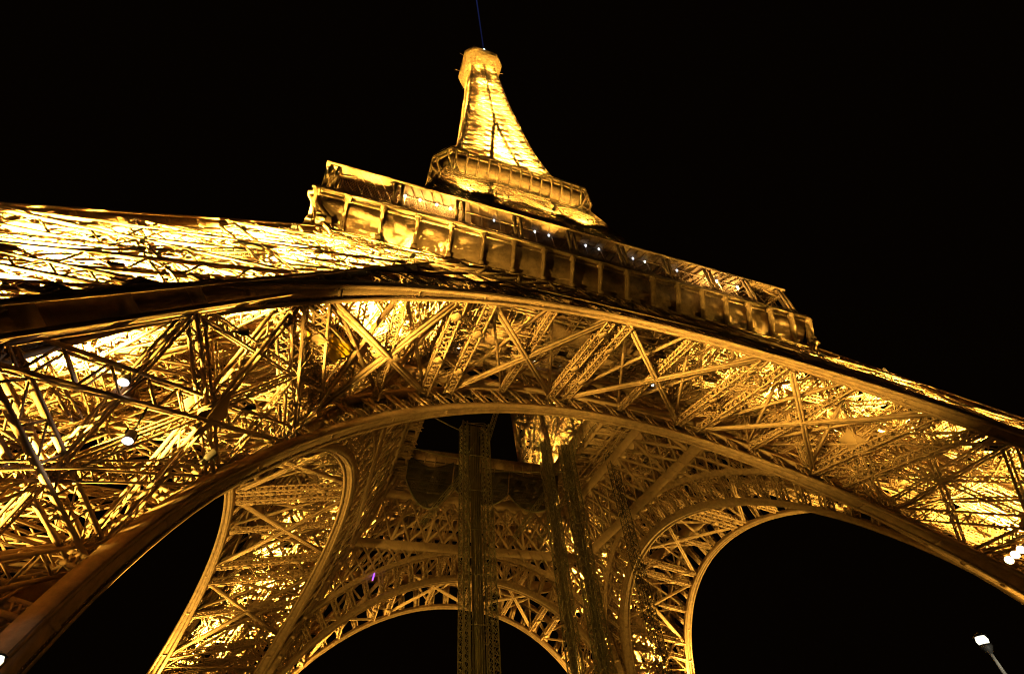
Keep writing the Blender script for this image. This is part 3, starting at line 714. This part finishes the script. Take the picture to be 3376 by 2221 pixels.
def cloth_mast():
    root = empty('lattice_mast', (18.8, 0, 0)); tag(root, 'thin dark greenish lattice mast before the right-hand arch, furthest right of the masts', 'mast', 'lattice hoist masts under the tower')
    m = MB(); m.truss(V3(0, 0, .1), V3(0, 0, 50), 1.3, 1.3, (0, 1, 0), .9, .07, .05, x=True); m.build('mast_rail', DARKIRON, root)
    m = MB()
    for z in np.arange(.4, 50, .8):
        for k in range(3): m.bar(V3(rng.uniform(-.9, .9), rng.uniform(-.9, .9), z), V3(rng.uniform(-.9, .9), rng.uniform(-.9, .9), z+.7), .06, .05)
    m.build('cable_guides', DARKIRON, root)
cloth_mast()
NET = bpy.data.materials.new('safety_net'); NET.use_nodes = True; _t = NET.node_tree; _b = _t.nodes['Principled BSDF']
_b.inputs['Base Color'].default_value = (.04, .033, .022, 1); _b.inputs['Roughness'].default_value = .8
_g = _t.nodes.new('ShaderNodeTexCoord'); _n = _t.nodes.new('ShaderNodeTexChecker'); _n.inputs['Scale'].default_value = 2600
_t.links.new(_g.outputs['UV'], _n.inputs[0]); _b.inputs['Alpha'].default_value = .55
def net(name, A, B, C_, D, sag, label, n=22):
    """a sagging sheet hung by its four corners A-B (back), D-C (front)"""
    A, B, C_, D = map(Vector, (A, B, C_, D)); vs = []; fs = []
    for j in range(n+1):
        for k in range(n+1):
            s, t = k/n, j/n; p_ = A.lerp(B, s).lerp(D.lerp(C_, s), t)
            dz = sag*(4*s*(1-s))*(.35+.65*(1-t)) if sag else 0
            vs.append(p_-V3(0, 0, dz+.12*math.sin(9*s+4*t)))
    for j in range(n):
        for k in range(n): a = j*(n+1)+k; fs.append((a, a+1, a+n+2, a+n+1))
    ob = MB().poly(vs, fs).build(name, NET); 
    e = MB(); e.tube([vs[k] for k in range(n+1)], .13, 6); 
    ed = e.build('edge_rope', MASTM, ob); tag(ob, label, 'net', 'safety nets hung round the well')
    so = ob.modifiers.new('t', 'SOLIDIFY'); so.thickness = .02
    for pl in ob.data.polygons: pl.use_smooth = True
    return ob
net('safety_net', (-15, 15.5, 49.5), (-6.5, 15.5, 49.0), (-6.5, 13.6, 53.0), (-15, 13.6, 53.4), 5.2, 'dark safety net with the deepest sag, left of the widest mast')
net('safety_net', (-6.3, 15.5, 49), (4.5, 15.5, 48.5), (4.5, 13.8, 52.6), (-6.3, 13.8, 52.6), 3.0, 'dark safety net sagging between the widest mast and the slim masts')
net('safety_net', (4.7, 15.5, 48.5), (15, 15.5, 49.2), (15, 13.6, 53), (4.7, 13.8, 52.6), 3.4, 'dark safety net hanging right of the slim masts')
for (p_, q_, lab) in (((-15, -1, 51.8), (-6, 3, 51.6), 'upper pale steel cable stretched across the dark well, left of the widest mast'), ((-15.2, 8, 51), (-5, 9, 50.6), 'lower pale steel cable stretched across the dark well, left of the widest mast'),
                      ((8, 3, 50.5), (15.2, 2.5, 50.6), 'bright pale steel rod across the well, right of the slim masts'), ((-3, 11, 50), (15, 8, 50.4), 'long thin cable crossing the well behind the slim masts')):
    tag(MB().tube([p_, V3(*p_).lerp(V3(*q_), .5)-V3(0, 0, .15), q_], .09, 6).build('cable', MASTM), lab, 'cable')
# lift car climbing the near left leg
def lift():
    root = empty('lift_car', (-29.0, -37.6, 28.6)); tag(root, 'yellow lift car with windows climbing the near left leg', 'lift car')
    root.rotation_euler = (0, 0, math.radians(45)); root.scale = (.62, .62, .62)
    m = MB(); w, d, h = 4.2, 1.5, 1.35
    prof = [(-d, -h), (d, -h), (d, h*.55), (d*.8, h), (-d*.8, h), (-d, h*.55)]
    m.prism([V3(-w/2, y, z) for y, z in prof], V3(w, 0, 0)); m.build('car_body', YEL, root)
    m = MB()
    for k in range(5):
        x0 = -w/2+.25+k*.78
        for s in (-1, 1): m.prism([V3(x0, s*(d+.01), -.1), V3(x0+.6, s*(d+.01), -.1), V3(x0+.6, s*(d+.01), .62), V3(x0, s*(d+.01), .62)], V3(0, s*.03, 0))
    m.prism([V3(-w/2-.03, -1.1, -.1), V3(-w/2-.03, 1.1, -.1), V3(-w/2-.03, 1.1, .7), V3(-w/2-.03, -1.1, .7)], V3(-.03, 0, 0)); m.build('window', GLASSD, root)
    m = MB(); m.box((-w/2-.1, -d-.05, -h-.35), (w/2+.1, d+.05, -h-.02)); m.bar(V3(-w/2, -.8, -h-.5), V3(w/2, -.8, -h-.5), .3); m.bar(V3(-w/2, .8, -h-.5), V3(w/2, .8, -h-.5), .3); m.build('undercarriage', YEL, root)
    m = MB(); m.bar(V3(w/2+.05, -.7, .9), V3(w/2+1.9, -.7, 1.5), .3, .7); m.bar(V3(w/2+.05, .7, .9), V3(w/2+1.9, .7, 1.5), .3, .7); m.build('hauling_frame', RED, root)
lift()
def spotlight(dirv, t, r, label, power, tilt=(.1, -.25, -1)):
    d = Vector(dirv); p_ = CAM+d*t; a = Vector(tilt).normalized()
    root = empty('spotlight', p_); tag(root, label, 'spotlight', 'white spotlights hung under the tower')
    m = MB(); m.tube([-a*r*2.2, -a*r*2.0, a*r*.0, a*r*.35], [r*.5, r*.92, r*1.0, r*1.05], 16); m.build('lamp_housing', mat('lamp_alloy', (.35, .33, .3), .35, .1, 2), root)
    m = MB(); m.tube([a*r*.36, a*r*.42], [r*.95, r*.93], 16); m.build('lens', LAMP_W, root)
    m = MB(); m.bar(-a*r*2.2, -a*r*2.2+V3(0, 0, 1.6), .08); s = a.orthogonal().normalized()
    m.bar(s*r*1.15-a*r, -a*r*2.3+s*r*1.1, .07); m.bar(-s*r*1.15-a*r, -a*r*2.3-s*r*1.1, .07); m.build('bracket', DARKIRON, root)
    l = bpy.data.lights.new('spot', 'SPOT'); l.energy = power; l.color = (1, .93, .85); l.spot_size = math.radians(120); l.shadow_soft_size = r*.8
    ob = bpy.data.objects.new('spot', l); COL.objects.link(ob); ob.parent = root; ob.location = a*r*.8; ob.rotation_euler = a.to_track_quat('-Z', 'Y').to_euler()
spotlight((-.45357, .95807, .71983), 19, .2, 'white spotlight in a drum housing, upper of the two hung in the near left leg', 90)
spotlight((-.42229, 1.03914, .63725), 19, .2, 'glaring white spotlight, lower of the two hung in the near left leg', 90)
spotlight((-.52676, 1.23879, .50345), 24.5, .16, 'small white lamp low on the left, under the two spotlights', 30)
def work_light(p_, label, r=.17, m_=None):
    root = empty('work_light', p_); tag(root, label, 'lamp', 'small bright work lamps on the tower')
    m = MB(); m.tube([V3(0, 0, .3), V3(0, 0, .28), V3(0, 0, 0)], [r*.4, r*1.1, r*1.1], 10); m.build('lamp_housing', DARKIRON, root)
    m = MB(); m.tube([V3(0, 0, -.02), V3(0, 0, -.1), V3(0, 0, -.16)], [r, r*.95, r*.5], 10); m.build('lens', m_ or emit('work_lens', (.85, .93, 1), 5), root)
work_light((-14.3, -18.7, 50.0), 'small cold white lamp under the deck, leftmost, behind the first pair of crossed girders')
work_light((-3.0, -18.7, 50.0), 'brightest cold white lamp under the middle of the deck', .26)
work_light((.9, -18.8, 50.0), 'tiny cold white lamp just right of the brightest one under the deck', .1)
work_light((16.8, -18.7, 50.0), 'cold white lamp under the deck, right-hand one among the crossed girders', .2)
work_light((-14.6, 21.5, 49.6), 'tiny cold lamp in the dark left of the sagging nets', .18)
work_light((20.6, 15.4, 49.6), 'tiny cold lamp right of the slim masts, by the diamond lattice', .14)
def neon(p_):
    root = empty('neon_tube', p_); tag(root, 'short violet neon tube glowing beside the far left leg', 'neon tube')
    m = MB(); m.tube([V3(-.1, 0, -.7), V3(.12, 0, .7)], .09, 8); m.build('glowing_tube', emit('violet', (.25, .06, 1), 4), root)
    m = MB(); m.bar(V3(-.1, .15, -.75), V3(.12, .15, .75), .08); m.build('mounting', DARKIRON, root)
neon((-17.6, 24.3, 35.7))
# three round floodlights on the near right leg
cl = [(35.6, -35.9, 17.4), (36.6, -36.2, 17.85), (37.6, -36.5, 18.3)]
for k, c in enumerate(cl):
    c = CAM+(Vector(c)-CAM)*.93; a = (CAM-c).normalized(); m = MB(); m.tube([c-a*.45, c-a*.3, c], [.12, .3, .34], 14); fl = m.build('floodlight', DARKIRON, legs[(1, -1)])
    m = MB(); m.tube([c+a*.01, c+a*.06], [.32, .3], 14); m.build('floodlight_lens', LAMP_S, legs[(1, -1)])
projector((36.5, -36.5, 19), (.5, -.1, .8), 6000, legs[(1, -1)], 150)
# street lamps
def street_lamp(dirv, t, label, h_extra=0):
    d = Vector(dirv); p_ = CAM+d*t; root = empty('street_lamp', (p_.x, p_.y, 0)); tag(root, label, 'street lamp'); H = p_.z
    m = MB(); m.tube([V3(0, 0, 0), V3(0, 0, .8), V3(0, 0, .85), V3(0, 0, H-.35)], [.13, .12, .08, .05], 10); m.build('lamp_post', STONE, root)
    m = MB(); m.tube([V3(0, 0, H-.4), V3(0, 0, H-.2), V3(0, 0, H-.12)], [.06, .2, .2], 12); m.tube([V3(0, 0, H+.12), V3(0, 0, H+.2), V3(0, 0, H+.26)], [.24, .12, .02], 12); m.build('lamp_head', DARKIRON, root)
    m = MB(); m.tube([V3(0, 0, H-.12), V3(0, 0, H), V3(0, 0, H+.12)], [.15, .19, .15], 16); m.build('globe', emit('street_globe', (1, .96, .72), 2.2), root)
    l = bpy.data.lights.new('street_light', 'POINT'); l.energy = 12; l.color = (1, .95, .75); l.shadow_soft_size = .25
    ob = bpy.data.objects.new('street_light', l); COL.objects.link(ob); ob.parent = root; ob.location = (-.35, -.5, H-.6)
street_lamp((1.3073, .7488, .2272), 17, 'street lamp with a glaring white globe standing alone in the dark at lower right')
street_lamp((-.590, 1.4445, .3448), 14, 'street lamp with a white globe at the bottom left corner, beside the near left leg')
# beacon beam rising from the summit: lit air, a long thin volume
bm = bpy.data.materials.new('beam_air'); bm.use_nodes = True; t = bm.node_tree; t.nodes.clear()
e = t.nodes.new('ShaderNodeEmission'); e.inputs[0].default_value = (.12, .2, 1, 1); e.inputs[1].default_value = .009
ou = t.nodes.new('ShaderNodeOutputMaterial'); t.links.new(e.outputs[0], ou.inputs['Volume'])
beam = MB().tube([V3(-.4, -8.3, 270), V3(-3, -8.6, 620)], [.35, .8], 10).build('light_beam', bm); tag(beam, 'thin blue beacon beam rising straight up from the tower top', 'light beam', kind='stuff')
